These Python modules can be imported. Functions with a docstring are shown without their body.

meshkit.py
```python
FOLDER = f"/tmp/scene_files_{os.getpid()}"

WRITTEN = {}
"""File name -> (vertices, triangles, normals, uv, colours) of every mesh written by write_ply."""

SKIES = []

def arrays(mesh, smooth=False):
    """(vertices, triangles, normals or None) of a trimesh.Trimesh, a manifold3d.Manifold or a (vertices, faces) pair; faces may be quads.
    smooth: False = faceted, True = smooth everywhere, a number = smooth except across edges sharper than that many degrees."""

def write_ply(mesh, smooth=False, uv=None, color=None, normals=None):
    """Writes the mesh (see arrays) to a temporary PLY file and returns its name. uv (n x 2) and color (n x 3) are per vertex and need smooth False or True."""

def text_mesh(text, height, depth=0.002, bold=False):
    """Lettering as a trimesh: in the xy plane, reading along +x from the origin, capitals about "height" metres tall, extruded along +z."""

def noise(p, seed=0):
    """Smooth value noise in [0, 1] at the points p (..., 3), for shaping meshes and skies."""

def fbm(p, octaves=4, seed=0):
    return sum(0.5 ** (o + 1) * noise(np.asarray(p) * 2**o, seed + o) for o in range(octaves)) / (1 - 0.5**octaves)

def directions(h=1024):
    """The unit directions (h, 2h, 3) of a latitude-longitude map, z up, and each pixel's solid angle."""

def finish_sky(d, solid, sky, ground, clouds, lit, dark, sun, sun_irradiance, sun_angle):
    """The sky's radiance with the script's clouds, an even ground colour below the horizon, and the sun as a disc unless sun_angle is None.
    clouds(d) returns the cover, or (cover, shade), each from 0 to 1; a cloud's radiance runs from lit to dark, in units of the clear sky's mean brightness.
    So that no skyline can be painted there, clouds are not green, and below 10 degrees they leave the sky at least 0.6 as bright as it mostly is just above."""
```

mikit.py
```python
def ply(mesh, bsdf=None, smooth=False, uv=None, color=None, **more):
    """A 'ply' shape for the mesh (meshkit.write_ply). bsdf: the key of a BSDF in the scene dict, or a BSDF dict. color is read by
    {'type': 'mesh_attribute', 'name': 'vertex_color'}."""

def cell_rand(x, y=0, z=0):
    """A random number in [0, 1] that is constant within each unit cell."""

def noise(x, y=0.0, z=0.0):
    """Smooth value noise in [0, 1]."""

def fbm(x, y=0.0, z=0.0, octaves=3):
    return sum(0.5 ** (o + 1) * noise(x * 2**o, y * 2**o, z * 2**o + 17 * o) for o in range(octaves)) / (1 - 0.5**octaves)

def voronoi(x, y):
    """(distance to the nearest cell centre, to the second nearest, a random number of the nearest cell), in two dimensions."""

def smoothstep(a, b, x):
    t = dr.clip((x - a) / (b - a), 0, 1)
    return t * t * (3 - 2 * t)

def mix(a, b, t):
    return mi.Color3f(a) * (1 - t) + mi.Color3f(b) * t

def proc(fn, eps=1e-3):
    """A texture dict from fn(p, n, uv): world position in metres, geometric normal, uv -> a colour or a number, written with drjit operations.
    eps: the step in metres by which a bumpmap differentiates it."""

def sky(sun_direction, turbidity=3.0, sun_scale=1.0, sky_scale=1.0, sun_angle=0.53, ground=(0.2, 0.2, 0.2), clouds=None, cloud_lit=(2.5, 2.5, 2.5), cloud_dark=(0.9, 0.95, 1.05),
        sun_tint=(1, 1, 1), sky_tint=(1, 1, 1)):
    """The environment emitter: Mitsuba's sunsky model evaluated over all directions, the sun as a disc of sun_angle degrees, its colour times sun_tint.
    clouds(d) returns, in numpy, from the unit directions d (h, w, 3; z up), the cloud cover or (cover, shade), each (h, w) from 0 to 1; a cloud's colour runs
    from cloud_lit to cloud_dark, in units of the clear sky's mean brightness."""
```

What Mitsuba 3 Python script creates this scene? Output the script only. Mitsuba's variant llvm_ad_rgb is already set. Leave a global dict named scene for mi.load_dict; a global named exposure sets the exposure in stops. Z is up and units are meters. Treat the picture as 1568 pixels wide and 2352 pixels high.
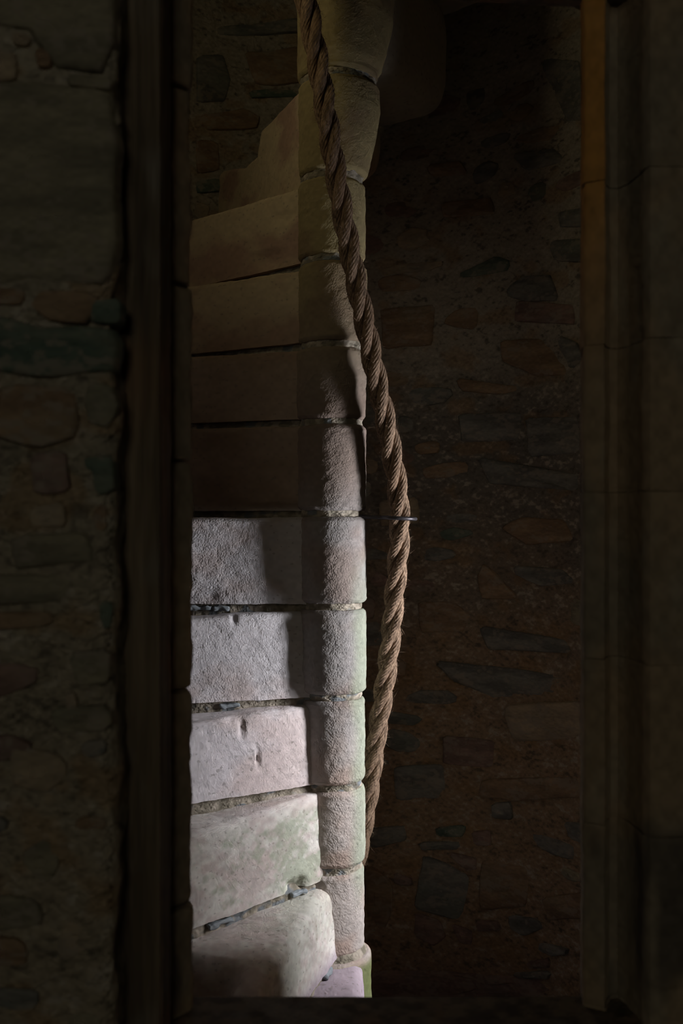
import math
import numpy as np
import trimesh
import drjit as dr
import mitsuba as mi
import mikit
import meshkit
from shapely.geometry import Polygon, box as sbox
from shapely.strtree import STRtree

T = mi.ScalarTransform4f
scene, labels = {}, {}

# ----------------------------------------------------------------- camera, light, exposure
E = 1.5                     # height of the eye; the camera looks level along +y
FPX = 2290.0                # focal length in pixels of the 1568 x 2352 frame
exposure = 0.0
scene['camera'] = {
    'type': 'thinlens', 'fov': 2 * math.degrees(math.atan(784 / FPX)), 'fov_axis': 'x',
    'to_world': T().look_at(origin=[0, 0, E], target=[0, 1, E], up=[0, 0, 1]),
    'aperture_radius': 0.0046, 'focus_distance': 2.2, 'near_clip': 0.02, 'far_clip': 60.0}
STAIR_LIGHT = [76.0, 77.0, 81.0]     # slit window low on the right of the stair: cool daylight
UPPER_LIGHT = [4.2, 3.6, 2.1]          # upper slit above the door: warm tint set in its light colour
ROOM_LIGHT = [2.85, 2.65, 2.05]           # unseen window added behind the camera to light the room side

CX, CY = -0.022, 2.25       # axis of the newel
R0 = 0.0757                 # newel radius
RD = 0.78                   # inner radius of the stair drum


def P(px, py, Y):
    return np.array([(px - 784) / FPX * Y, Y, E - (py - 1176) / FPX * Y])


# ----------------------------------------------------------------- helpers
rng = np.random.default_rng(7)
counts = {}


def key_for(parent, name):
    base = (parent + '__' if parent else '') + name
    n = counts.get(base, 0)
    counts[base] = n + 1
    return base if n == 0 else f'{base}_{n:03d}'


def obj(name, mesh, bsdf, parent=None, label=None, cat=None, group=None, kind=None, smooth=40, **more):
    k = key_for(parent, name)
    scene[k] = mikit.ply(mesh, bsdf, smooth, **more)
    tag(k, label, cat, group, kind)
    return k


def tag(k, label=None, cat=None, group=None, kind=None):
    d = {a: b for a, b in (('label', label), ('category', cat), ('group', group), ('kind', kind)) if b}
    if d:
        labels[k] = d


def thing(name, label, cat=None, group=None, kind=None):
    k = key_for(None, name)
    tag(k, label, cat, group, kind)
    return k


def grid_faces(n, m, wrap_u=False, wrap_v=False):
    iu = np.arange(n if wrap_u else n - 1)
    iv = np.arange(m if wrap_v else m - 1)
    a, b = np.meshgrid(iu, iv, indexing='ij')
    a2, b2 = (a + 1) % n, (b + 1) % m
    q = np.stack([a * m + b, a2 * m + b, a2 * m + b2, a * m + b2], -1).reshape(-1, 4)
    return np.vstack([q[:, [0, 1, 2]], q[:, [0, 2, 3]]])


def tm(v, f):
    return trimesh.Trimesh(np.asarray(v, float).reshape(-1, 3), f, process=False)


def loft(rings, cap=True):
    """rings (n, m, 3): closed sections joined one after another, ends closed by fans."""
    n, m = rings.shape[:2]
    v = rings.reshape(-1, 3)
    f = grid_faces(n, m, wrap_v=True)
    if cap:
        c0, c1 = rings[0].mean(0), rings[-1].mean(0)
        j = np.arange(m)
        v = np.vstack([v, c0, c1])
        f = np.vstack([f, np.stack([np.full(m, n * m), j, (j + 1) % m], 1),
                       np.stack([np.full(m, n * m + 1), (n - 1) * m + (j + 1) % m, (n - 1) * m + j], 1)])
    t = tm(v, f)
    if t.volume < 0:
        t.invert()
    return t


def roughen(mesh, layers, seed=0):
    """layers: (amplitude in metres, feature size in metres). Moves the vertices along their normals."""
    n = np.array(mesh.vertex_normals)
    v = np.array(mesh.vertices)
    d = sum(a * 2 * (meshkit.fbm(v / s + 31.7 * seed, 3, seed) - 0.5) for a, s in layers)
    return tm(v + n * d[:, None], mesh.faces)


def rough_box(lo, hi, step=0.02, bevel=0.006, layers=((0.002, 0.03),), seed=0):
    """A box with rounded edges and an uneven surface."""
    lo, hi = np.array(lo, float), np.array(hi, float)
    size = hi - lo
    nn = np.maximum(2, np.ceil(size / step).astype(int) + 1)
    vs, fs, at = [], [], 0
    for ax in range(3):
        u, w = [a for a in range(3) if a != ax]
        gu, gw = np.meshgrid(np.linspace(0, 1, nn[u]), np.linspace(0, 1, nn[w]), indexing='ij')
        for side in (0, 1):
            p = np.zeros(gu.shape + (3,))
            p[..., u], p[..., w], p[..., ax] = gu, gw, side
            f = grid_faces(nn[u], nn[w])
            if (side == 1) ^ (ax == 1):
                pass
            else:
                f = f[:, ::-1]
            vs.append(p.reshape(-1, 3))
            fs.append(f + at)
            at += vs[-1].shape[0]
    t = tm(np.vstack(vs), np.vstack(fs))
    t.vertices = lo + t.vertices * size
    t.merge_vertices(digits_vertex=6)
    v = np.array(t.vertices)
    inner = np.clip(v, lo + bevel, hi - bevel)
    d = v - inner
    L = np.linalg.norm(d, axis=1, keepdims=True)
    v = np.where(L > 1e-9, inner + d / np.maximum(L, 1e-9) * np.minimum(L, bevel), v)
    t = tm(v, t.faces)
    if t.volume < 0:
        t.invert()
    return roughen(t, layers, seed)


# ----------------------------------------------------------------- materials
N, F = mikit.noise, mikit.fbm
mix, sst = mikit.mix, mikit.smoothstep


def material(name, colour, rough=0.9, bump=None, scale=0.002, eps=1e-3, spec=0.25, metallic=0.0):
    base = {'type': 'principled', 'base_color': mikit.proc(colour) if callable(colour) else {'type': 'rgb', 'value': colour},
            'roughness': rough, 'specular': spec, 'metallic': metallic}
    if bump is not None:
        base = {'type': 'bumpmap', 'arbitrary': mikit.proc(bump, eps), 'scale': scale, 'bsdf': base}
    scene[name] = {'type': 'twosided', 'bsdf': base}


def c_step(p, n, uv):
    a = F(p.x * 7, p.y * 7, p.z * 9, 4)
    g = F(p.x * 95 + 5, p.y * 95, p.z * 95, 2)
    s = F(p.x * 5 + 9, p.y * 5, p.z * 14, 3)
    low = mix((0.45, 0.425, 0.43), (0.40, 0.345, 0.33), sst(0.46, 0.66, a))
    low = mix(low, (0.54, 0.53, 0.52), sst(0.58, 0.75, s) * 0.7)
    low = low * mix((1.0, 1.0, 1.0), (1.28, 1.26, 1.25), sst(E - 0.36, E - 0.46, p.z))  # lower steps lightened: stronger light low down put into the colour
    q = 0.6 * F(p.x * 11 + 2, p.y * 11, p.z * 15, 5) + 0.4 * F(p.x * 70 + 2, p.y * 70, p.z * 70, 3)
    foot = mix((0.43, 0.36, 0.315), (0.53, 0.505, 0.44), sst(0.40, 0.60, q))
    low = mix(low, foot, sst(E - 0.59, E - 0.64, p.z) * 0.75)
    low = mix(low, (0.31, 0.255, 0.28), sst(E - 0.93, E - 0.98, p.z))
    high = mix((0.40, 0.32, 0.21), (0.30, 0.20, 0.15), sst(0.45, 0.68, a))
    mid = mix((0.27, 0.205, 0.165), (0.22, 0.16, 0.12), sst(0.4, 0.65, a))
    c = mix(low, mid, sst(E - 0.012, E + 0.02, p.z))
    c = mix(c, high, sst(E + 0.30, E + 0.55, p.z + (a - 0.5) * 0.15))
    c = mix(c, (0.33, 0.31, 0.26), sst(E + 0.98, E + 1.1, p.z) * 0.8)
    # algae low down, near the newel
    w = 0.55 * F(p.x * 12 + 3, p.y * 12, p.z * 15 + 2, 5) + 0.45 * F(p.x * 60, p.y * 60, p.z * 60 + 4, 3)
    alg = sst(0.44, 0.66, w + 0.20 * sst(-0.18, -0.09, p.x) - 0.06) * sst(E - 0.63, E - 0.66, p.z) * sst(E - 0.95, E - 0.90, p.z) * (1 - 0.6 * sst(E - 0.79, E - 0.82, p.z))
    c = mix(c, (0.27, 0.30, 0.215), alg * 0.75)
    c = c * (0.86 + 0.28 * g)
    return mix(c, (0.14, 0.12, 0.10), sst(0.70, 0.80, F(p.x * 120, p.y * 120, p.z * 130 + 7, 2)) * 0.4)


def b_step(p, n, uv):
    return 0.45 * F(p.x * 120, p.y * 120, p.z * 85, 3) + 0.55 * F(p.x * 430, p.y * 430, p.z * 300, 3) - 0.22 * sst(0.70, 0.95, N(p.x * 210 + 4, p.y * 210, p.z * 120))


def c_newel(p, n, uv):
    a = F(p.x * 9, p.y * 9, p.z * 11 + 3, 3)
    g = F(p.x * 110, p.y * 110, p.z * 110, 2)
    low = mix((0.225, 0.208, 0.198), (0.205, 0.165, 0.145), sst(0.4, 0.65, a))
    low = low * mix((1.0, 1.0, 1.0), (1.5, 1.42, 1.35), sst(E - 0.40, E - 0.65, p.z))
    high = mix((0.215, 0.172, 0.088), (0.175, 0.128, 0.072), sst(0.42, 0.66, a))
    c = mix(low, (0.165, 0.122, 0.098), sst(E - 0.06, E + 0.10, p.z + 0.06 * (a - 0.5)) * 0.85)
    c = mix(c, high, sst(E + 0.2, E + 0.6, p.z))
    alg = sst(0.012, 0.040, p.x + 0.03 * (a - 0.5)) * sst(E - 0.05, E - 0.28, p.z) * sst(E - 0.9, E - 0.78, p.z)
    c = mix(c, (0.225, 0.25, 0.185), alg * 0.8)
    c = mix(c, (0.125, 0.145, 0.055), sst(E - 0.985, E - 1.01, p.z) * (0.6 + 0.6 * a))
    return c * (0.84 + 0.32 * g)


def c_mortar(p, n, uv):
    a = F(p.x * 60, p.y * 60, p.z * 60, 3)
    c = mix((0.16, 0.14, 0.105), (0.33, 0.285, 0.23), sst(0.35, 0.7, a))
    return mix(c, (0.15, 0.16, 0.165), sst(0.58, 0.7, F(p.x * 33, p.y * 23, p.z * 40 + 5, 2)))


def c_slate(p, n, uv):
    a = F(p.x * 30, p.y * 30, p.z * 80, 3)
    return mix((0.13, 0.145, 0.155), (0.27, 0.295, 0.31), a)


def c_rubble_mortar(p, n, uv):
    a = F(p.x * 6, p.y * 6, p.z * 8, 3)
    b = 0.45 * F(p.x * 30 + 9, p.y * 30, p.z * 36, 3) + 0.55 * F(p.x * 95, p.y * 95, p.z * 115, 4)
    g = F(p.x * 150, p.y * 150, p.z * 150, 2)
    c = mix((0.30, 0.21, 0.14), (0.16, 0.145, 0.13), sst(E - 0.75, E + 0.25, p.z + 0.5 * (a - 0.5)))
    c = mix(c, (0.36, 0.32, 0.265), sst(E + 0.2, E + 0.55, p.z) * 0.85)  # paler above: light lacking on the upper wall put into the colour
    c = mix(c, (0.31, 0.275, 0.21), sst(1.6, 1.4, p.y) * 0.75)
    c = mix(c, (0.40, 0.36, 0.31), sst(0.53, 0.68, b) * 0.85)
    c = mix(c, (0.08, 0.07, 0.06), sst(0.47, 0.30, b) * 0.75)
    c = mix(c, (0.28, 0.17, 0.08), sst(0.56, 0.68, F(p.x * 15 + 2, p.y * 15, p.z * 16, 3)) * 0.45)
    return c * (0.7 + 0.6 * g)


def b_rubble(p, n, uv):
    return F(p.x * 70, p.y * 70, p.z * 95, 4) + 0.4 * N(p.x * 300, p.y * 300, p.z * 300)


def stone_colour(c1, c2, c3):
    def fn(p, n, uv):
        a = F(p.x * 14, p.y * 14, p.z * 40, 4)
        b = F(p.x * 9 + 4, p.y * 9, p.z * 9, 2)
        g = F(p.x * 120, p.y * 120, p.z * 190, 2)
        m = 0.5 * F(p.x * 22 + 7, p.y * 22, p.z * 26, 3) + 0.5 * F(p.x * 85, p.y * 85, p.z * 100, 3)
        c = mix(mix(c1, c2, sst(0.35, 0.65, a)), c3, sst(0.56, 0.74, b) * 0.6) * (0.75 + 0.5 * g)
        return mix(c, (0.27, 0.235, 0.20), sst(0.52, 0.62, m) * 0.6)      # smears of mortar left on the stone
    return fn


def b_stone(p, n, uv):
    return F(p.x * 40, p.y * 40, p.z * 130, 3) + 0.3 * N(p.x * 260, p.y * 260, p.z * 260)


def c_wood(p, n, uv):
    w = F(p.x * 55 + 3 * N(p.x * 4, p.y * 4, p.z * 2), p.y * 55, p.z * 2.2, 4)
    fine = F(p.x * 260, p.y * 260, p.z * 9, 3)
    k = F(p.x * 18, p.y * 18, p.z * 7 + 3, 3)
    c = mix((0.075, 0.057, 0.040), (0.17, 0.13, 0.09), sst(0.3, 0.7, w))
    c = mix(c, (0.21, 0.19, 0.165), sst(0.56, 0.72, k) * 0.55)
    c = mix(c, (0.24, 0.12, 0.05), sst(0.55, 0.7, F(p.x * 12 + 8, p.y * 12, p.z * 3, 2)) * 0.5)
    return c * (0.6 + 0.75 * fine)


def b_wood(p, n, uv):
    return F(p.x * 150, p.y * 150, p.z * 5, 3) + 0.6 * F(p.x * 420, p.y * 420, p.z * 20, 2)


def c_jamb(p, n, uv):
    a = F(p.x * 8, p.y * 8, p.z * 5, 4)
    g = F(p.x * 90, p.y * 90, p.z * 60, 3)
    c = mix((0.30, 0.225, 0.15), (0.24, 0.20, 0.15), sst(0.40, 0.62, a))
    c = mix(c, (0.31, 0.265, 0.20), sst(0.58, 0.74, F(p.x * 20 + 3, p.y * 20, p.z * 7, 3)) * 0.6)
    c = mix(c, (0.07, 0.06, 0.055), sst(0.60, 0.72, F(p.x * 14, p.y * 14, p.z * 4 + 9, 3)) * 0.7)
    # warm light beam painted in orange on the upper jamb stones' inner stop
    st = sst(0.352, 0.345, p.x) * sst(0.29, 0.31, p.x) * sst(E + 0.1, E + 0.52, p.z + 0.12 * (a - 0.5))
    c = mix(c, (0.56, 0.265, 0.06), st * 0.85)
    return c * (0.7 + 0.6 * g)


def c_rope(p, n, uv):
    a = F(p.x * 300, p.y * 300, p.z * 60, 3)
    b = F(p.x * 30, p.y * 30, p.z * 12, 2)
    c = mix((0.085, 0.054, 0.034), (0.245, 0.165, 0.110), sst(0.25, 0.75, a))
    return mix(c, (0.14, 0.085, 0.05), sst(0.5, 0.75, b) * 0.5)


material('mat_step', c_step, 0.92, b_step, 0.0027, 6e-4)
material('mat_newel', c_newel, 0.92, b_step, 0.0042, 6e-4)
material('mat_mortar', c_mortar, 0.95, b_rubble, 0.006, 8e-4)
material('mat_slate', c_slate, 0.6, b_stone, 0.002)
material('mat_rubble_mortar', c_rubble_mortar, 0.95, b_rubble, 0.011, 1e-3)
STONES = []
for nm, cs in (('slate_grey', ((0.12, 0.12, 0.115), (0.20, 0.195, 0.18), (0.15, 0.17, 0.155))),
               ('brown', ((0.20, 0.135, 0.09), (0.27, 0.19, 0.125), (0.22, 0.18, 0.13))),
               ('purple', ((0.17, 0.115, 0.10), (0.25, 0.17, 0.145), (0.20, 0.16, 0.15))),
               ('buff', ((0.28, 0.225, 0.165), (0.35, 0.28, 0.20), (0.24, 0.21, 0.18))),
               ('olive', ((0.17, 0.155, 0.118), (0.25, 0.225, 0.165), (0.21, 0.208, 0.16))),
               ('teal', ((0.085, 0.12, 0.10), (0.135, 0.16, 0.13), (0.17, 0.17, 0.13)))):
    material('mat_stone_' + nm, stone_colour(*cs), 0.85, b_stone, 0.0035)
    STONES.append('mat_stone_' + nm)
material('mat_wood', c_wood, 0.75, b_wood, 0.0035)
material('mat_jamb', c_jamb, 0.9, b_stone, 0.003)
material('mat_rope', c_rope, 0.85, lambda p, n, uv: F(p.x * 900, p.y * 900, p.z * 300, 2), 0.0008, 4e-4)
material('mat_iron', [0.055, 0.05, 0.055], 0.42, lambda p, n, uv: F(p.x * 300, p.y * 300, p.z * 300, 2), 0.0006, spec=0.5, metallic=0.6)
material('mat_void', [0.03, 0.027, 0.024], 0.95)
material('mat_floor', stone_colour((0.13, 0.11, 0.09), (0.19, 0.16, 0.13), (0.11, 0.1, 0.09)), 0.9)


# ----------------------------------------------------------------- stair drum (wall_back) with openings
def drum(a, z, h):
    """Point of the drum: a = angle from +y towards +x, h = how far it stands in front of the wall's face."""
    r = RD - h
    return np.stack([CX + r * np.sin(a), CY + r * np.cos(a), z * np.ones_like(a)], -1)


def drum_bumps(a, z):
    q = np.stack([np.sin(a) * RD, np.cos(a) * RD, z], -1)
    return 0.022 * (meshkit.fbm(q / 0.16, 4, 3) - 0.5) + 0.010 * (meshkit.fbm(q / 0.03, 3, 5) - 0.5)


def ray_to_drum(px, py):
    dx = (px - 784) / FPX
    A, B, C = 1 + dx * dx, -2 * (CX * dx + CY), CX * CX + CY * CY - RD * RD
    Y = (-B + math.sqrt(B * B - 4 * A * C)) / (2 * A)
    p = P(px, py, Y)
    return math.atan2(p[0] - CX, p[1] - CY), p[2]


WIN1_A = math.radians(90 + 17)      # azimuth of the slit that lights the lower steps
WIN2_A = math.radians(180 + 38)     # azimuth of the upper slit, above the doorway
DOOR = (math.radians(180 - 34.5), math.radians(180 + 20.5))
win1 = (WIN1_A - 0.09, WIN1_A + 0.09, E - 1.0, E + 0.10)
win2 = (WIN2_A - 0.16, WIN2_A + 0.16, E + 0.95, E + 1.45)
holes = [win1, win2, (DOOR[0], DOOR[1], E - 0.95, E + 0.80)]

NA, ZLO, ZHI, DZ = 420, E - 1.7, E + 2.4, 0.0135
az = np.arange(NA) / NA * 2 * np.pi
zz = np.arange(ZLO, ZHI, DZ)
gA, gZ = np.meshgrid(az, zz, indexing='ij')
dv = drum(gA, gZ, drum_bumps(gA, gZ))
df = grid_faces(NA, len(zz), wrap_u=True)
cen_a = np.mod(np.angle(np.exp(1j * gA.reshape(-1)[df]).mean(1)), 2 * np.pi)
cen_z = gZ.reshape(-1)[df].mean(1)
keep = np.ones(len(df), bool)
for a0, a1, z0, z1 in holes:
    keep &= ~((cen_a > a0) & (cen_a < a1) & (cen_z > z0) & (cen_z < z1))
shell = tm(dv, df[keep])
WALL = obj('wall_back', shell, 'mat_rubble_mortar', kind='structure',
           label='dark rubble and lime mortar wall of the round stair shaft behind the rope', smooth=True)


def slit(name, w, light, depth, label, rise=0.0):
    """A slit through the wall: splayed stone cheeks, a leaded pane of old glass lit by the day at its outer end."""
    a0, a1, z0, z1 = w
    am, hw = (a0 + a1) / 2, (a1 - a0) / 2 * RD + 0.012
    out = np.array([math.sin(am), math.cos(am), 0])
    side = np.array([math.cos(am), -math.sin(am), 0])
    up = np.array([0, 0, 1.0])
    c = np.array([CX, CY, (z0 + z1) / 2])
    hz = (z1 - z0) / 2 + 0.012

    def ring(d, s, h):
        lift = up * rise * (d - RD) / depth
        return np.array([c + lift + out * d + side * x * s + up * y * h for x, y in ((-1, -1), (1, -1), (1, 1), (-1, 1))])
    rings = np.array([ring(RD - 0.02, hw, hz), ring(RD + depth, hw * 0.92, hz * 0.98)])
    k = obj(name, tm(rings.reshape(-1, 3), grid_faces(2, 4, wrap_v=True)), 'mat_jamb', kind='structure', label=label, smooth=False)
    q = ring(RD + depth - 0.01, hw * 0.90, hz * 0.97)
    pane = tm(q, np.array([[0, 1, 2], [0, 2, 3]]))
    if np.dot(pane.face_normals[0], out) > 0:
        pane.invert()
    sc = dict(mikit.ply(pane, 'mat_void'), emitter={'type': 'area', 'radiance': {'type': 'rgb', 'value': light}})
    scene[key_for(k, 'pane')] = sc
    bars = []
    for t in (-0.33, 0.33):
        b = trimesh.creation.box((0.008, 0.008, 2 * hz))
        bars.append(b)
        m = np.eye(4)
        m[:3, 0], m[:3, 1], m[:3, 2], m[:3, 3] = side, out, up, c + up * rise + out * (RD + depth - 0.022) + side * t * 0
        b.apply_transform(m)
    for b in bars[:1]:
        obj('glazing_bar', b, 'mat_iron', k, smooth=False)
    return k


slit('window_1', win1, STAIR_LIGHT, 0.34, 'narrow slit window with a steep sill in the stair wall on the right', 0.40)
slit('window_2', win2, UPPER_LIGHT, 0.25, 'small upper slit window of the stair, high on the left')


# --- rubble stones
def stone_mesh(poly, surf, height, seed, dome=0.35):
    """A stone from its outline on the wall: the outline walks up from inside the mortar, over a worn edge to an uneven face."""
    p = Polygon(poly)
    if not p.is_valid:
        p = p.buffer(0)
    p = p.buffer(-0.006).buffer(0.006)
    if p.is_empty or p.geom_type != 'Polygon':
        return None
    L = p.exterior.length
    n = int(np.clip(L / 0.018, 14, 40))
    ring = np.array([p.exterior.interpolate(i / n, normalized=True).coords[0] for i in range(n)])
    c = np.array(p.representative_point().coords[0]) * 0.5 + ring.mean(0) * 0.5
    q = np.concatenate([ring * 18, np.full((n, 1), seed * 3.1)], 1)
    ring = ring + (ring - c) * (0.16 * (meshkit.fbm(q, 2, seed) - 0.5))[:, None]
    levels = ((1.03, -0.022), (1.0, height * 0.15), (0.95, height * 0.75), (0.86, height), (0.6, height * (1 + dome * 0.5)), (0.3, height * (1 + dome)))
    uv, hh = [], []
    for s, h in levels:
        uv.append(c + (ring - c) * s)
        hh.append(np.full(n, h))
    uv, hh = np.array(uv).reshape(-1, 2), np.array(hh).reshape(-1)
    rough = meshkit.fbm(np.concatenate([uv * 26, np.full((len(uv), 1), seed * 1.7)], 1), 3, seed) - 0.5
    tilt = np.random.default_rng(seed).normal(0, 0.05, 2)
    hh = hh + np.where(hh > 0, 0.010 * rough + (uv - c) @ tilt, 0)
    v = surf(np.append(uv[:, 0], c[0]), np.append(uv[:, 1], c[1]), np.append(hh, height * (1 + dome)))
    f = grid_faces(len(levels), n, wrap_v=True)
    j = np.arange(n)
    top = (len(levels) - 1) * n
    f = np.vstack([f, np.stack([top + j, top + (j + 1) % n, np.full(n, len(v) - 1)], 1)])
    t = tm(v, f)
    return t


def filler(x0, x1, z0, z1, seed, wmin, wmax, hmin, hmax):
    """Outlines of random rubble laid in wavering courses."""
    g = np.random.default_rng(seed)
    out, z = [], z0
    while z < z1:
        h = g.uniform(hmin, hmax)
        x = x0 + g.uniform(-wmax, 0)
        while x < x1:
            w = g.uniform(wmin, wmax) * (1.25 if h < (hmin + hmax) / 2 else 0.9)
            k = int(g.integers(7, 11))
            ang = np.sort(np.arange(k) / k * 2 * np.pi + g.uniform(0, 6) + g.uniform(-0.3, 0.3, k))
            e = g.uniform(2.0, 3.4)
            ca, sa = np.cos(ang), np.sin(ang)
            rr = (np.abs(ca) ** e + np.abs(sa) ** e) ** (-1 / e)
            rr = rr * g.uniform(0.74, 1.10, k)
            tilt = g.normal(0, 0.07)
            hs = h * g.uniform(0.7, 1.05)
            px, pz = ca * rr * w / 2, sa * rr * hs / 2
            out.append(np.stack([x + w / 2 + px - tilt * pz, z + h / 2 + g.normal(0, 0.012) + pz + tilt * px], 1))
            x += w + g.uniform(0.010, 0.05)
        z += h + g.uniform(0.006, 0.024)
    return out


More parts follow.
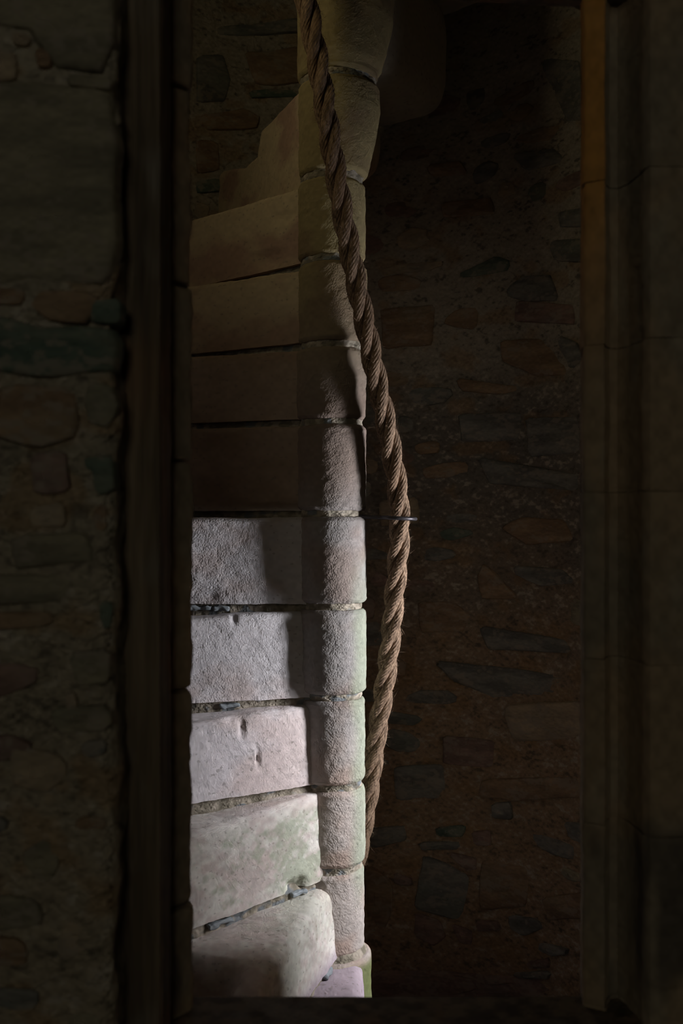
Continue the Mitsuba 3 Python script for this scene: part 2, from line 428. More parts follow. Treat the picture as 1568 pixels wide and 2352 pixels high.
# the stones that can be read in the photograph: outline in pixels, tone
S, B, U, O, OL, TE = range(6)
SEEN = [
    ([(972, 1962), (1080, 2010), (1072, 2090), (1058, 2115), (1030, 2108), (955, 2085), (960, 2020)], S),
    ([(1018, 1953), (1095, 1970), (1095, 1998), (1072, 1998)], U), ([(842, 1985), (880, 2005), (902, 2030), (898, 2100), (880, 2160), (842, 2165)], B),
    ([(905, 2002), (950, 2018), (945, 2036), (903, 2028)], U), ([(955, 2095), (1012, 2112), (1026, 2150), (1000, 2172), (950, 2150)], U),
    ([(1035, 2118), (1085, 2135), (1085, 2172), (1055, 2165)], U), ([(1168, 2100), (1235, 2110), (1248, 2132), (1205, 2150), (1170, 2132)], S),
    ([(1095, 2112), (1148, 2114), (1152, 2136), (1095, 2136)], U), ([(1235, 2163), (1325, 2186), (1270, 2198), (1233, 2184)], S),
    ([(1208, 2208), (1264, 2200), (1262, 2222), (1215, 2226)], U), ([(1172, 2234), (1268, 2230), (1262, 2247), (1180, 2247)], S),
    ([(1105, 1972), (1215, 1990), (1208, 2082), (1103, 2090)], B), ([(1250, 2060), (1338, 2050), (1342, 2110), (1260, 2115)], B),
    ([(1297, 1885), (1345, 1890), (1350, 1940), (1310, 1925)], S), ([(1130, 1845), (1176, 1840), (1180, 1884), (1130, 1880)], S),
    ([(1000, 1900), (1072, 1893), (1066, 1921), (1000, 1922)], TE), ([(962, 1933), (1062, 1934), (1052, 1952), (966, 1952)], S),
    ([(1082, 1910), (1126, 1905), (1130, 1942), (1090, 1942)], U), ([(850, 1900), (930, 1895), (936, 1930), (850, 1950)], S),
    ([(1000, 1518), (1200, 1538), (1322, 1560), (1310, 1602), (1130, 1604), (1040, 1560)], S), ([(958, 1380), (1040, 1384), (1082, 1412), (1066, 1452), (968, 1452)], B),
    ([(1110, 1290), (1192, 1372), (1180, 1378), (1108, 1378), (1095, 1320)], B), ([(1180, 1298), (1292, 1308), (1332, 1340), (1240, 1346), (1185, 1320)], S),
    ([(1200, 1188), (1290, 1193), (1322, 1242), (1210, 1252), (1150, 1210)], B), ([(1100, 1438), (1302, 1470), (1310, 1502), (1120, 1492)], S),
    ([(1150, 782), (1250, 775), (1296, 838), (1308, 862), (1230, 864), (1160, 830)], B), ([(1280, 768), (1330, 788), (1338, 830), (1312, 852), (1286, 800)], S),
    ([(1048, 868), (1214, 890), (1150, 908), (1060, 898)], B), ([(1038, 636), (1140, 588), (1178, 600), (1166, 622), (1080, 637)], TE),
    ([(1265, 550), (1345, 546), (1345, 602), (1275, 600), (1260, 572)], S), ([(1160, 662), (1200, 635), (1265, 630), (1292, 692), (1210, 694), (1164, 682)], S),
    ([(978, 380), (1060, 370), (1076, 402), (988, 406)], B), ([(1010, 465), (1130, 455), (1142, 492), (1020, 502)], B),
    ([(1172, 355), (1275, 340), (1302, 370), (1210, 392)], S), ([(1232, 128), (1335, 142), (1345, 278), (1300, 276), (1262, 200)], S),
    ([(1280, 488), (1345, 474), (1345, 522), (1285, 522)], S), ([(872, 708), (1000, 698), (992, 792), (880, 800)], B),
    ([(850, 2232), (1120, 2240), (1330, 2256), (1335, 2330), (850, 2330)], U), ([(870, 1150), (960, 1140), (965, 1200), (872, 1210)], O),
    ([(1190, 690), (1320, 700), (1322, 745), (1180, 738)], U), ([(1160, 1620), (1335, 1610), (1340, 1700), (1180, 1705)], O),
    ([(905, 1760), (1020, 1755), (1030, 1835), (910, 1840)], S), ([(1110, 1790), (1330, 1785), (1335, 1830), (1190, 1840), (1100, 1830)], B),
    ([(1020, 1690), (1140, 1700), (1130, 1765), (1015, 1755)], U), ([(1050, 950), (1200, 945), (1190, 1010), (1060, 1015)], S), ([(1210, 960), (1335, 955), (1338, 1040), (1215, 1050)], S),
    ([(1095, 1050), (1330, 1090), (1330, 1130), (1120, 1110)], S), ([(450, 128), (510, 122), (532, 180), (520, 232), (452, 236)], S), ([(560, 118), (690, 103), (695, 190), (588, 197)], B),
    ([(480, 58), (690, 44), (690, 74), (486, 80)], S), ([(455, 265), (560, 250), (600, 270), (590, 295), (470, 300)], B), ([(570, 208), (695, 203), (695, 222), (575, 226)], TE),
    ([(450, 320), (500, 325), (505, 390), (450, 400)], B), ([(450, 415), (505, 410), (510, 440), (450, 445)], TE)]
placed = []
for pts, tone in SEEN:
    placed.append((np.array([(lambda t: (t[0] * RD, t[1]))(ray_to_drum(*q)) for q in pts]), tone, True))
g = np.random.default_rng(11)
taken = [Polygon(p).buffer(0.008) for p, _, _ in placed]
for poly in filler(-0.62 * RD, 1.05 * RD, E - 1.45, E + 1.25, 21, 0.06, 0.19, 0.028, 0.085):
    s = Polygon(poly)
    if g.random() < 0.8 and not any(s.intersects(t) for t in taken):
        placed.append((poly, int(g.choice(6, p=[0.30, 0.22, 0.18, 0.14, 0.1, 0.06])), False))


def drum_surf(s, z, h):
    a = s / RD
    return drum(a, z, h + drum_bumps(a, z))


for i, (poly, tone, seen) in enumerate(placed[:300]):
    m = stone_mesh(poly, drum_surf, (0.005 if seen else 0.001) + 0.006 * g.random(), 100 + i)
    if m is not None:
        obj('stone', m, STONES[tone], WALL, smooth=38)

# ----------------------------------------------------------------- the stair
PHI = {-2: 124, -1: 106, 0: 88, 1: 73, 2: 46, 3: 30, 4: 14, 5: 1, 6: -14, 7: -22, 8: -30, 9: -41, 10: -66, 11: -84, 12: -101, 13: -118, 14: -135, 15: -152}
TOP = {-2: -1.39, -1: -1.19, 0: -0.990, 1: -0.8225, 2: -0.615, 3: -0.4265, 4: -0.220, 5: -0.0134, 6: 0.193, 7: 0.366, 8: 0.549, 9: 0.742, 10: 1.0, 11: 1.17, 12: 1.47, 13: 1.66, 14: 1.85, 15: 2.05}
COFF = {0: 0.076, 5: 0.038}
C2 = np.array([CX, CY])


def frame(k):
    ph = math.radians(PHI[k])
    return np.array([math.sin(ph), -math.cos(ph)]), np.array([-math.cos(ph), -math.sin(ph)]), COFF.get(k, 0.033)


def front(k, rho):
    n, t, c = frame(k)
    return C2 + c * n + rho[:, None] * t


# breaks in the step edges and faces: step -> list of (distance from newel axis, height below the step's top, half width, half height, depth)
CHIPS = {3: [(0.245, 0.010, 0.022, 0.012, 0.007), (0.234, 0.032, 0.007, 0.020, 0.007), (0.197, 0.098, 0.0032, 0.022, 0.006)],
         2: [(0.140, 0.190, 0.026, 0.020, 0.022)], 4: [(0.225, 0.010, 0.006, 0.014, 0.007)],
         5: [(0.30, 0.17, 0.05, 0.02, 0.005)], 6: [(0.10, 0.19, 0.10, 0.014, 0.008)], 9: [(0.18, 0.15, 0.05, 0.02, 0.010), (0.12, 0.06, 0.04, 0.015, 0.005)]}

STAIR = thing('spiral_staircase', 'worn sandstone spiral stair winding around its slender round newel', 'staircase')
SLABEL = {0: 'lowest visible step, a purplish slab', 1: 'low step with a foot-worn hollow and rounded nose', 2: 'step with green algae and a broken lower edge',
          3: 'pale step with a chipped upper edge and a short slot', 4: 'pale plain step in full light', 5: 'step half in the shadow of the newel',
          10: 'upper step ending in a ragged line at the rubble wall'}


def step_mesh(k):
    n, t, c = frame(k)
    n2, t2, c2 = frame(k + 1)
    zt, zb = E + TOP[k], E + TOP[k - 1]
    soffit = k >= 11
    lo = 0.015
    rho = np.concatenate([np.linspace(lo, 0.42, 96), np.linspace(0.43, RD - 0.008, 26)])
    rc = 0.013 if k >= 2 else 0.026
    if k in (0, 1):
        rho = np.concatenate([np.linspace(lo, 0.50, 120), np.linspace(0.51, RD - 0.02, 14)])
    if k < 0:
        rho = np.linspace(lo, RD - 0.02, 20)
    f1, f2 = front(k, rho), front(k + 1, rho)
    drop = 0.20 * np.exp(-np.maximum(rho - 0.05, 0) / 0.085) if soffit else 0 * rho
    zf = np.full(len(rho), zb + 0.016) if not soffit else zb - 0.06 - drop
    zbk = zf if not soffit else zb - 0.03 - 0.7 * drop
    tilt_in = 0.012 if k == 1 else 0.006           # the riser leans back a little
    pts = []
    hh = (zt - rc) - zf
    for s in np.linspace(0, 1, 40):
        d = tilt_in * s * (1 if k == 1 else 1)
        pts.append(np.column_stack([f1 - n * d, zf + hh * s]))
    for s in np.linspace(0, 1, 9)[1:]:
        a = s * math.pi / 2
        pts.append(np.column_stack([f1 - n * (tilt_in + rc * (1 - math.cos(a))), np.full(len(rho), zt - rc + rc * math.sin(a))]))
    start = f1 - n * (tilt_in + rc)
    back = f2 - n2 * 0.045
    for s in np.linspace(0, 1, 26)[1:]:
        pts.append(np.column_stack([start + (back - start) * s, np.full(len(rho), zt)]))
    for s in np.linspace(0, 1, 15)[1:] if soffit else (0.33, 0.66, 1.0):
        pts.append(np.column_stack([back, zt + (zbk - zt) * s]))
    for s in np.linspace(0, 1, 26 if soffit else 8)[1:-1]:
        pts.append(np.column_stack([back + (f1 - back) * s, zbk + (zf - zbk) * s]))
    P3 = np.array(pts).transpose(1, 0, 2)
    rr = np.broadcast_to(rho[:, None], P3.shape[:2]).copy()
    # wear: the nose hangs lower in the middle of the walking line
    top = np.clip((P3[..., 2] - zb) / (zt - zb), 0, 1) ** 2
    wear = 0.010 * np.exp(-((rr - 0.36) / 0.16) ** 2) * top
    if 0 <= k <= 4:
        P3[..., 2] -= wear
    for (r0, dz, hw, hv, dep) in CHIPS.get(k, []):
        w = np.exp(-np.clip(((rr - r0) / hw) ** 4 + ((zt - P3[..., 2] - dz) / hv) ** 4, 0, 50))
        jag = 0.6 + 0.8 * meshkit.fbm(P3 / 0.012, 2, k)
        P3[..., :2] -= n * (dep * w * jag)[..., None]
    if k == 1:
        # feet have hollowed the tread towards the doorway, leaving a lip on the right
        dd = (P3[..., :2] - (C2 + c * n)) @ t
        into = -(P3[..., :2] - (C2 + c * n)) @ n
        hollow = 0.11 * np.clip((dd - 0.415) / 0.08, 0, 1) ** 1.5 * np.clip((into - 0.055) / 0.05, 0, 1)
        lip = 0.05 * np.clip((dd - 0.38) / 0.16, 0, 1) ** 1.5
        P3[..., 2] -= (hollow + lip) * np.clip((P3[..., 2] - zb) / (zt - zb), 0, 1) ** 2
    if k == 10:                                  # its outer end is broken down
        P3[..., 2] -= np.where(P3[..., 2] > zt - 0.09, 0.055 * np.clip((rr - 0.40) / 0.03, 0, 1) * np.clip((0.74 - rr) / 0.2, 0, 1), 0)
    m = loft(P3)
    if soffit:
        trimesh.smoothing.filter_laplacian(m, lamb=0.6, iterations=40, volume_constraint=False)
    return roughen(m, ((0.0032, 0.06), (0.0014, 0.014)) if k > 0 else ((0.004, 0.05),), k + 3)


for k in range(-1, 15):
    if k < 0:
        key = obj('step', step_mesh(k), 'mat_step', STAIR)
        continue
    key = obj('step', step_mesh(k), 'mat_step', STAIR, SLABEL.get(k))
    if 1 <= k <= 10:
        # bed joint under the riser: recessed mortar
        n, t, c = frame(k)
        zb = E + TOP[k - 1]
        rho = np.linspace(0.02, 0.5, 150)
        f1 = front(k, rho) - n * 0.010
        jag = 0.007 * (meshkit.fbm(np.column_stack([rho / 0.02, rho * 0 + k, rho * 0]), 3, k) - 0.4)
        secs = []
        for d, z in ((0.0, -0.012), (0.0, 0.004), (0.004, 0.012), (0.02, 0.03), (0.05, 0.03), (0.05, -0.012)):
            secs.append(np.column_stack([f1 - n * d + n * (jag if z < 0.02 and d < 0.01 else jag * 0)[:, None], np.full(len(rho), zb + z)]))
        mm = roughen(loft(np.array(secs).transpose(1, 0, 2)), ((0.003, 0.012),), k + 40)
        obj('mortar_bed', mm, 'mat_mortar', key)
        if k in (1, 2, 4, 5):
            spots = {5: [(0.335, 0.026), (0.292, 0.026), (0.245, 0.018)], 4: [(0.235, 0.022)], 2: [(0.345, 0.030), (0.13, 0.022)], 1: [(0.12, 0.02)]}[k]
            for j, (r1, w) in enumerate(spots):
                q = front(k, np.array([r1]))[0] + n * 0.0
                bx = rough_box((-w, -0.012, 0), (w, 0.002, 0.010), 0.004, 0.003, ((0.006, 0.013),), 60 + 5 * k + j)
                mt = np.eye(4)
                mt[:3, 0], mt[:3, 1], mt[:3, 3] = [*t, 0], [*n, 0], [*q, zb + 0.001]
                bx.apply_transform(mt)
                if bx.volume < 0:
                    bx.invert()
                obj('pinning_slate', bx, 'mat_slate', key, 'thin blue-grey slate wedged in the joint')

# newel drums: joints by height
JOINT_Y = [2420, 2205, 2005, 1813, 1605, 1395, 1180, 967, 787, 590, 395, 165, -60, -280, -500, -720]
JZ = [E - (y - 1176) / FPX * 2.18 for y in JOINT_Y]
DLABEL = {0: 'mossy foot of the newel'}


def newel_radius(th, z):
    """th from +x counter-clockwise seen from above. Higher up the stones swell to the right where the next turn springs off."""
    b = np.interp(z - E, [0.74, 0.80, 0.90, 0.985, 1.0, 1.10, 1.3, 1.8], [0, 0.016, 0.036, 0.030, 0.040, 0.066, 0.075, 0.075])
    s = np.clip(0.5 + 0.5 * np.cos(th - 0.35), 0, 1) ** 1.3
    lowb = np.interp(z - E, [-1.2, -0.99, -0.965], [0.013, 0.012, 0.0])
    return R0 + b * s + lowb


for i in range(len(JZ) - 1):
    z0, z1 = JZ[i] + 0.007, JZ[i + 1] - 0.007
    th = np.arange(120) / 120 * 2 * np.pi
    zs = np.concatenate([z0 + 0.010 * np.sin(np.linspace(0, math.pi / 2, 5)) ** 2, np.linspace(z0 + 0.014, z1 - 0.014, 44), z1 - 0.010 * np.sin(np.linspace(math.pi / 2, 0, 5)) ** 2])
    inset = 0.007 * np.clip(1 - np.minimum(zs - z0, z1 - zs) / 0.010, 0, 1) ** 2
    gt, gz = np.meshgrid(th, zs)
    sd = np.random.default_rng(500 + i)
    off = sd.normal(0, 0.0018, 2)
    r = newel_radius(gt, gz) - inset[:, None] + sd.normal(0, 0.0012)
    if i == 6:                                   # a hair crack round the drum
        r -= 0.0025 * np.exp(-((gz - (E - 0.094 + 0.004 * np.sin(gt * 3))) / 0.004) ** 2)
    if i == 4:                                   # this drum broke and was reset
        r -= 0.005 * np.exp(-((gz - (E - 0.525 + 0.012 * np.sin(gt * 2.2 + 1))) / 0.006) ** 2)
    rings = np.stack([CX + off[0] + r * np.cos(gt), CY + off[1] + r * np.sin(gt), gz], -1)
    m = roughen(loft(rings), ((0.0028, 0.05), (0.0016, 0.012)), 70 + i)
    key = f'{STAIR}__newel'
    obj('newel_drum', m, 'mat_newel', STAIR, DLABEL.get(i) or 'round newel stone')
    if i:
        zc = JZ[i]
        gt, gz = np.meshgrid(th, np.linspace(zc - 0.012, zc + 0.012, 9))
        r = newel_radius(gt, gz) - 0.0075
        mm = roughen(loft(np.stack([CX + r * np.cos(gt), CY + r * np.sin(gt), gz], -1)), ((0.006, 0.014),), 120 + i)
        obj('newel_joint', mm, 'mat_mortar', STAIR, 'crumbling mortar joint')

# ----------------------------------------------------------------- rope and its iron eye
ROPE_PX = [(668, -180, 2.02), (690, -60, 2.035), (703, 0, 2.045), (722, 100, 2.055), (738, 190, 2.065), (752, 280, 2.07), (768, 380, 2.085), (785, 480, 2.10), (802, 570, 2.11),
           (818, 650, 2.12), (835, 730, 2.13), (850, 800, 2.145), (868, 890, 2.16), (888, 980, 2.175), (903, 1060, 2.19), (914, 1130, 2.20), (918, 1190, 2.21), (916, 1260, 2.22),
           (908, 1340, 2.235), (901, 1420, 2.25), (893, 1500, 2.265), (882, 1580, 2.28), (869, 1660, 2.30), (859, 1730, 2.315), (850, 1800, 2.33), (839, 1870, 2.345), (822, 1960, 2.37),
           (800, 2060, 2.40), (770, 2160, 2.43), (735, 2260, 2.44), (690, 2380, 2.42)]
from scipy.interpolate import CubicSpline
from scipy.ndimage import gaussian_filter1d
rp = np.array([P(*q) for q in ROPE_PX])
tt = np.concatenate([[0], np.cumsum(np.linalg.norm(np.diff(rp, axis=0), axis=1))])
cs = CubicSpline(tt, rp)
u = np.linspace(0, tt[-1], 1500)
path = gaussian_filter1d(cs(u), 18, axis=0, mode='nearest')
tan = np.gradient(path, axis=0)
tan /= np.linalg.norm(tan, axis=1, keepdims=True)
ref = np.array([0, -1.0, 0])
e1 = ref - (tan @ ref)[:, None] * tan
e1 /= np.linalg.norm(e1, axis=1, keepdims=True)
e2 = np.cross(tan, e1)
arc = np.concatenate([[0], np.cumsum(np.linalg.norm(np.diff(path, axis=0), axis=1))])
ROPE = thing('rope', 'thick three-strand natural fibre rope hanging slack beside the newel', 'rope')
PITCH, RS, RC = 0.225, 0.0114, 0.0124
fibres = []
fg = np.random.default_rng(3)
for sidx in range(3):
    ang = arc / PITCH * 2 * np.pi + sidx * 2 * np.pi / 3
    cen = path + RC * (np.cos(ang)[:, None] * e1 + np.sin(ang)[:, None] * e2)
    tn = np.gradient(cen, axis=0)
    tn /= np.linalg.norm(tn, axis=1, keepdims=True)
    rad = cen - path
    rad -= (rad * tn).sum(1, keepdims=True) * tn
    rad /= np.linalg.norm(rad, axis=1, keepdims=True)
    sid = np.cross(tn, rad)
    M = 60
    ph = np.arange(M) / M * 2 * np.pi
    # yarns run at an angle across the strand
    yarn = np.cos(11 * (ph[None] - arc[:, None] / 0.085 * 2 * np.pi / 3))
    q3 = np.stack(np.broadcast_arrays(arc[:, None] / 0.03, ph[None] * 1.3, sidx * 9.0), -1)
    rr = RS * (1 + 0.035 * (meshkit.fbm(q3, 2, sidx) - 0.5)) + 0.00052 * yarn * (0.35 + 1.1 * meshkit.fbm(np.stack(np.broadcast_arrays(arc[:, None] / 0.012, ph[None] * 2.2, sidx * 5.0), -1), 2, 9 + sidx))
    ring = cen[:, None] + rr[..., None] * (np.cos(ph)[None, :, None] * rad[:, None] + np.sin(ph)[None, :, None] * sid[:, None])
    obj('strand', loft(ring), 'mat_rope', ROPE, smooth=True)
    for _ in range(1500):
        i = int(fg.integers(20, len(arc) - 20))
        a = fg.uniform(-1.5, 1.5)
        nrm = math.cos(a) * rad[i] + math.sin(a) * sid[i]
        p0 = cen[i] + RS * nrm
        L = fg.uniform(0.004, 0.012) if fg.random() < 0.9 else fg.uniform(0.012, 0.024)
        d = tn[i] * fg.choice([-1, 1]) * fg.uniform(0.3, 1.0) + nrm * fg.uniform(0.25, 0.9) + sid[i] * fg.normal(0, 0.4)
        d /= np.linalg.norm(d)
        bend = fg.normal(0, 0.35, 3)
        s = np.linspace(0, 1, 4)[:, None]
        pts = p0 + d * L * s + bend * L * s ** 2 * 0.6
        w = 0.00030 * (1 - 0.8 * s)
        o = np.cross(d, nrm + 1e-3)
        o /= np.linalg.norm(o)
        o2 = np.cross(d, o)
        tri = [o, -0.5 * o + 0.87 * o2, -0.5 * o - 0.87 * o2]
        fibres.append(np.stack([pts + w * x for x in tri], 1))
fv = np.array(fibres)
ff = grid_faces(4, 3, wrap_v=True)
obj('frayed_fibres', tm(fv.reshape(-1, 3), (ff[None] + (np.arange(len(fv)) * 12)[:, None, None]).reshape(-1, 3)), 'mat_rope', ROPE, 'short frayed fibres', kind='stuff', smooth=False)


def tube(path, rad, m=20):
    path = np.asarray(path, float)
    tan = np.gradient(path, axis=0)
    tan /= np.linalg.norm(tan, axis=1, keepdims=True)
    ref = np.array([0, 0, 1.0])
    a = ref - (tan @ ref)[:, None] * tan
    a /= np.linalg.norm(a, axis=1, keepdims=True)
    b = np.cross(tan, a)
    ph = np.arange(m) / m * 2 * np.pi
    return loft(path[:, None] + np.asarray(rad).reshape(-1, 1, 1) * (np.cos(ph)[None, :, None] * a[:, None] + np.sin(ph)[None, :, None] * b[:, None]))


EYE = thing('iron_rope_eye', 'dark iron ring bolt in the newel through which the rope hangs', 'ring bolt')
rc3 = P(916, 1190, 2.21)
ra = np.linspace(math.radians(172), math.radians(172 + 352), 90)
RR = 0.0365
circle = rc3 + np.stack([RR * np.cos(ra), RR * np.sin(ra), -0.0018 * np.cos(ra - 3.1) * -1], -1)
obj('ring', tube(circle, np.full(90, 0.0042)), 'mat_iron', EYE)
sh0, sh1 = np.array([CX + 0.055, 2.225, E - 0.010]), rc3 + [-RR + 0.002, 0.002, 0.0012]
obj('shank', tube(np.linspace(sh0, sh1, 12), np.full(12, 0.0043)), 'mat_iron', EYE)

# ----------------------------------------------------------------- the doorway wall
WY = 1.12                    # face of the rubble on the left
left_body = rough_box((-1.15, WY + 0.012, 0.0), (-0.258, 1.228, 2.75), 0.016, 0.008, ((0.012, 0.10), (0.006, 0.025)), 300)
WL = obj('wall_left', left_body, 'mat_rubble_mortar', kind='structure', label='rubble wall left of the doorway, large grey blocks and small stones in mortar')
LEFT = [
    ([(-40, 190), (60, 180), (240, 205), (262, 330), (258, 560), (245, 640), (100, 640), (-40, 645)], OL, 0.008), ([(-40, -60), (255, -60), (262, 90), (232, 172), (120, 150), (62, 60), (-40, 40)], OL, 0.008),
    ([(20, 65), (70, 75), (62, 102), (25, 97)], O, 0.008), ([(72, 98), (112, 108), (118, 150), (80, 150)], B, 0.008), ([(-40, 95), (35, 112), (32, 180), (-40, 185)], O, 0.008), ([(140, 160), (260, 175), (255, 205), (150, 192)], OL, 0.008),
    ([(75, 660), (200, 665), (232, 690), (190, 740), (110, 735), (60, 700)], B, 0.005), ([(-40, 655), (60, 660), (50, 700), (-40, 695)], B, 0.008),
    ([(205, 688), (275, 680), (272, 742), (200, 735)], TE, 0.006), ([(-40, 712), (90, 748), (180, 742), (272, 752), (270, 850), (100, 866), (-40, 850)], TE, 0.008),
    ([(195, 870), (250, 880), (270, 930), (245, 985), (200, 975), (190, 930)], OL, 0.007), ([(160, 1050), (255, 1040), (262, 1130), (215, 1142), (205, 1080)], TE, 0.006), ([(60, 1165), (140, 1150), (150, 1212), (60, 1212)], O, 0.005),
    ([(-40, 1322), (230, 1318), (236, 1380), (-40, 1392)], OL, 0.008), ([(230, 1372), (256, 1390), (250, 1450), (208, 1445)], TE, 0.005), ([(150, 1502), (250, 1490), (246, 1572), (170, 1582)], OL, 0.006), ([(140, 1592), (170, 1592), (176, 1645), (150, 1632)], O, 0.005),
    ([(-40, 1410), (120, 1405), (130, 1440), (-40, 1450)], B, 0.008), ([(110, 1630), (250, 1620), (255, 1680), (120, 1690)], OL, 0.005), ([(-40, 2060), (80, 2070), (100, 2130), (-40, 2150)], OL, 0.007),
    ([(0, 880), (170, 885), (180, 1000), (80, 1030), (-20, 1000)], B, 0.008), ([(60, 1040), (150, 1030), (160, 1130), (70, 1140)], U, 0.008), ([(20, 1230), (190, 1220), (225, 1290), (20, 1310)], OL, 0.008)]


def plane_surf(x, z, h):
    return np.stack([x, WY + 0.012 - h, z], -1)


lp = [(np.array([[P(*q, WY)[0], P(*q, WY)[2]] for q in pts]), tone, h) for pts, tone, h in LEFT]
taken = [Polygon(p).buffer(0.004) for p, _, _ in lp]
for poly in filler(-0.74, -0.262, 0.72, 2.20, 33, 0.03, 0.10, 0.02, 0.055):
    poly = np.column_stack([np.minimum(poly[:, 0], -0.266), poly[:, 1]])
    s = Polygon(poly)
    if s.is_valid and s.area > 4e-4 and not any(s.intersects(t) for t in taken):
        lp.append((poly, int(g.choice(6, p=[0.12, 0.25, 0.08, 0.2, 0.25, 0.10])), 0.003))
for i, (poly, tone, h) in enumerate(lp[:300]):
    m = stone_mesh(poly, plane_surf, h, 700 + i, 0.2)
    if m is not None:
        obj('stone', m, STONES[tone], WL, smooth=38)

# dressed quoins that make the left jamb
QL = thing('trim_1', 'dressed stone quoins of the left jamb, dark and rough edged', kind='structure')
cuts = [0.0, 0.55, E - 0.52, E - 0.235, E + 0.066, E + 0.30, E + 0.56, E + 0.85, 2.75]
for i in range(len(cuts) - 1):
    dx = [0, .002, -.001, .001, 0, -.002, .001, -.001][i]
    poly = Polygon([(-0.36, 1.280), (-0.245, 1.280), (-0.235 + dx, 1.281), (-0.2005 + dx, 1.318), (-0.199 + dx, 1.326), (-0.206, 1.348), (-0.29, 1.55), (-0.36, 1.55)])
    z0, z1 = cuts[i] + 0.002, cuts[i + 1] - 0.002
    ring = np.array([poly.exterior.interpolate(s, normalized=True).coords[0] for s in np.arange(70) / 70])
    zs = np.concatenate([[z0, z0 + 0.003], np.linspace(z0 + 0.01, z1 - 0.01, max(6, int((z1 - z0) / 0.009))), [z1 - 0.003, z1]])
    ins = np.array([0.004, 0.001] + [0] * (len(zs) - 4) + [0.001, 0.004])
    cxy = ring.mean(0)
    rings = np.array([np.column_stack([cxy + (ring - cxy) * (1 - a / 0.08), np.full(len(ring), z)]) for z, a in zip(zs, ins)])
    obj('quoin_stone', roughen(loft(rings), ((0.004, 0.06), (0.003, 0.016)), 320 + i), 'mat_jamb', QL)

# right jamb: rebated dressed stones
QR = thing('wall_right', 'dressed stone right jamb with a rebate for the door, warm light painted orange at its top', kind='structure')
yc = [-700, -260, 402, 785, 1130, 1520, 1905, 2330, 2900]
cuts = sorted(E - (y - 1176) / FPX * 1.30 for y in yc)
cuts[0], cuts[-1] = 0.0, 2.75
for i in range(len(cuts) - 1):
    dx = [0.0004, -.0005, .0004, 0, -.0004, .0005, 0, 0][i]
    z0, z1 = cuts[i] + 0.0002, cuts[i + 1] - 0.0002
    base = np.array([(0.392, 1.266), (0.3865 + dx, 1.275), (0.386 + dx, 1.30), (0.382 + dx, 1.335), (0.374 + dx, 1.352), (0.3635 + dx, 1.350), (0.3545 + dx, 1.335), (0.349 + dx, 1.317), (0.3465 + dx, 1.3155), (0.3255 + dx, 1.328), (0.3225 + dx, 1.332), (0.3240, 1.350), (0.375, 1.56), (0.44, 1.64), (1.15, 1.64), (1.15, 1.262)])
    dense = []
    for a, b in zip(base, np.roll(base, -1, 0)):
        L = np.linalg.norm(b - a)
        kk = max(1, int(min(L, 0.3) / 0.007))
        dense += [a + (b - a) * s for s in np.arange(kk) / kk]
    ring = np.array(dense)
    zs = np.concatenate([[z0, z0 + 0.003], np.linspace(z0 + 0.01, z1 - 0.01, max(6, int((z1 - z0) / 0.010))), [z1 - 0.003, z1]])
    ins = np.array([0.0014, 0.0004] + [0] * (len(zs) - 4) + [0.0004, 0.0014])
    pl = Polygon(ring)
    nr = ring - np.roll(ring, 1, 0)
    nr = np.roll(ring, -1, 0) - np.roll(ring, 1, 0)
    nr = np.column_stack([nr[:, 1], -nr[:, 0]]) / np.maximum(np.linalg.norm(nr, axis=1, keepdims=True), 1e-9)
    if pl.exterior.is_ccw is False:
        nr = -nr
    rings = np.array([np.column_stack([ring - nr * a, np.full(len(ring), z)]) for z, a in zip(zs, ins)])
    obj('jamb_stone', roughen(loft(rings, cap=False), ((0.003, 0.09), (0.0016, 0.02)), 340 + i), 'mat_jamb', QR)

# timber frame: post on the left, sill and lintel
DF = thing('door_frame', 'weathered dark timber frame of the doorway with knotty left post', 'door frame')


def timber(lo, hi, axis, seed, step=0.012):
    m = rough_box(lo, hi, step, 0.006, ((0.0015, 0.03),), seed)
    v = np.array(m.vertices)
    q = v / np.where(np.arange(3) == axis, 0.35, 0.016)
    m.vertices = v + np.array(m.vertex_normals) * (0.004 * (meshkit.fbm(q, 3, seed) - 0.5))[:, None]
    return m


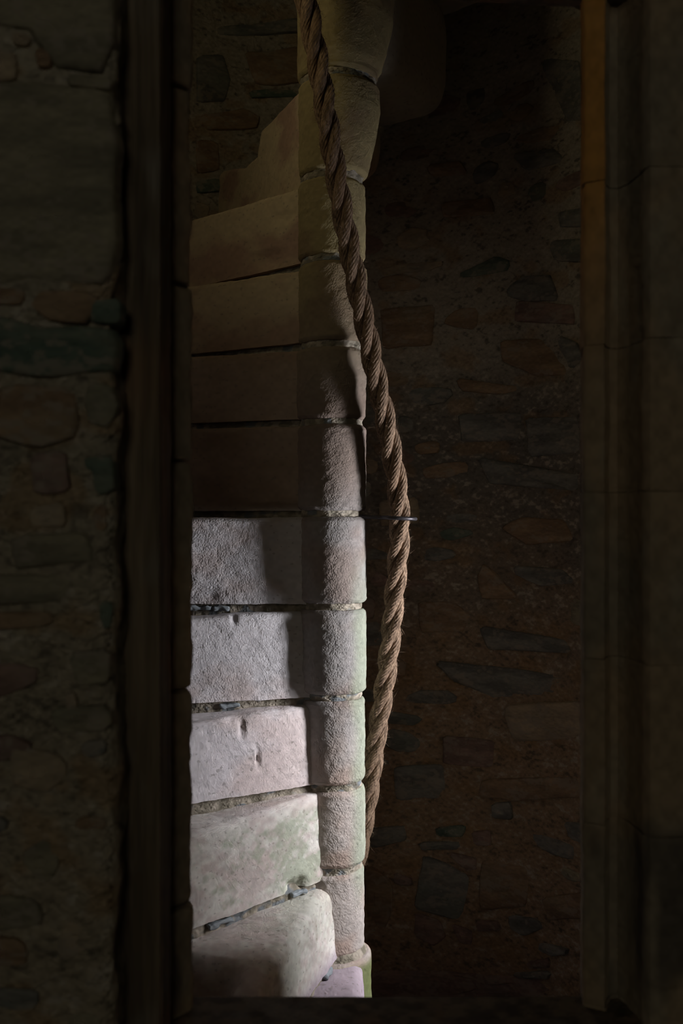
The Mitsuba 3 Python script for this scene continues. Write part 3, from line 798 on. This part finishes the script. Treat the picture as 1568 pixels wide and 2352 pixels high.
obj('post', timber((-0.275, 1.190, 0.0), (-0.2155, 1.270, 2.30), 2, 401), 'mat_wood', DF)
sill = timber((-0.223, 1.20, E - 0.80), (0.40, 1.360, E - 0.6585), 0, 402)
obj('sill_beam', sill, 'mat_wood', DF)
lint = timber((-0.36, 1.24, E + 0.6865), (0.50, 1.360, E + 0.93), 0, 403)
v = np.array(lint.vertices)
v[:, 2] += -0.051 * (v[:, 0] - 0.33)
lint.vertices = v
obj('lintel_beam', lint, 'mat_wood', DF)

# wall above the lintel and below the sill
obj('wall_front', rough_box((-1.15, 1.232, 0.0), (-0.36, 1.50, 2.30), 0.05, 0.01, ((0.01, 0.08),), 409), 'mat_rubble_mortar', kind='structure', label='core of the wall behind the left rubble face')
obj('wall_front', rough_box((-0.36, 1.245, E + 0.94), (1.1, 1.44, 2.75), 0.03, 0.01, ((0.01, 0.08),), 410), 'mat_rubble_mortar', kind='structure', label='rubble wall above the lintel of the doorway')
obj('wall_front', rough_box((-0.222, 1.21, 0.0), (0.36, 1.38, E - 0.80), 0.03, 0.01, ((0.01, 0.08),), 411), 'mat_rubble_mortar', kind='structure', label='rubble wall below the timber sill')

# the dim room on the camera's side: floor, far wall with one added window
obj('floor', rough_box((-1.6, -2.6, -0.1), (1.6, 1.13, 0.0), 0.1, 0.01, ((0.004, 0.2),), 420), 'mat_floor', kind='structure', label='dark flagged floor of the room before the doorway')
rear = [rough_box(lo, hi, 0.12, 0.01, ((0.01, 0.2),), 421) for (lo, hi) in (((-1.7, -2.75, 0), (-0.75, -2.6, 3.2)), ((0.15, -2.75, 0), (1.7, -2.6, 3.2)), ((-0.75, -2.75, 0), (0.15, -2.6, 1.7)), ((-0.75, -2.75, 2.7), (0.15, -2.6, 3.2)))]
obj('wall_rear', trimesh.util.concatenate(rear), 'mat_rubble_mortar', kind='structure', label='rear wall of the dim room round the added window')
pane = tm(np.array([(-0.75, -2.7, 1.7), (0.15, -2.7, 1.7), (0.15, -2.7, 2.7), (-0.75, -2.7, 2.7)]), np.array([[0, 1, 2], [0, 2, 3]]))
if pane.face_normals[0][1] < 0:
    pane.invert()
scene['added_window_3'] = dict(mikit.ply(pane, 'mat_void'), emitter={'type': 'area', 'radiance': {'type': 'rgb', 'value': ROOM_LIGHT}})  # unseen glowing pane added as fill for the doorway side
tag('added_window_3', 'unseen window added in the rear wall to light the dim room', kind='structure')
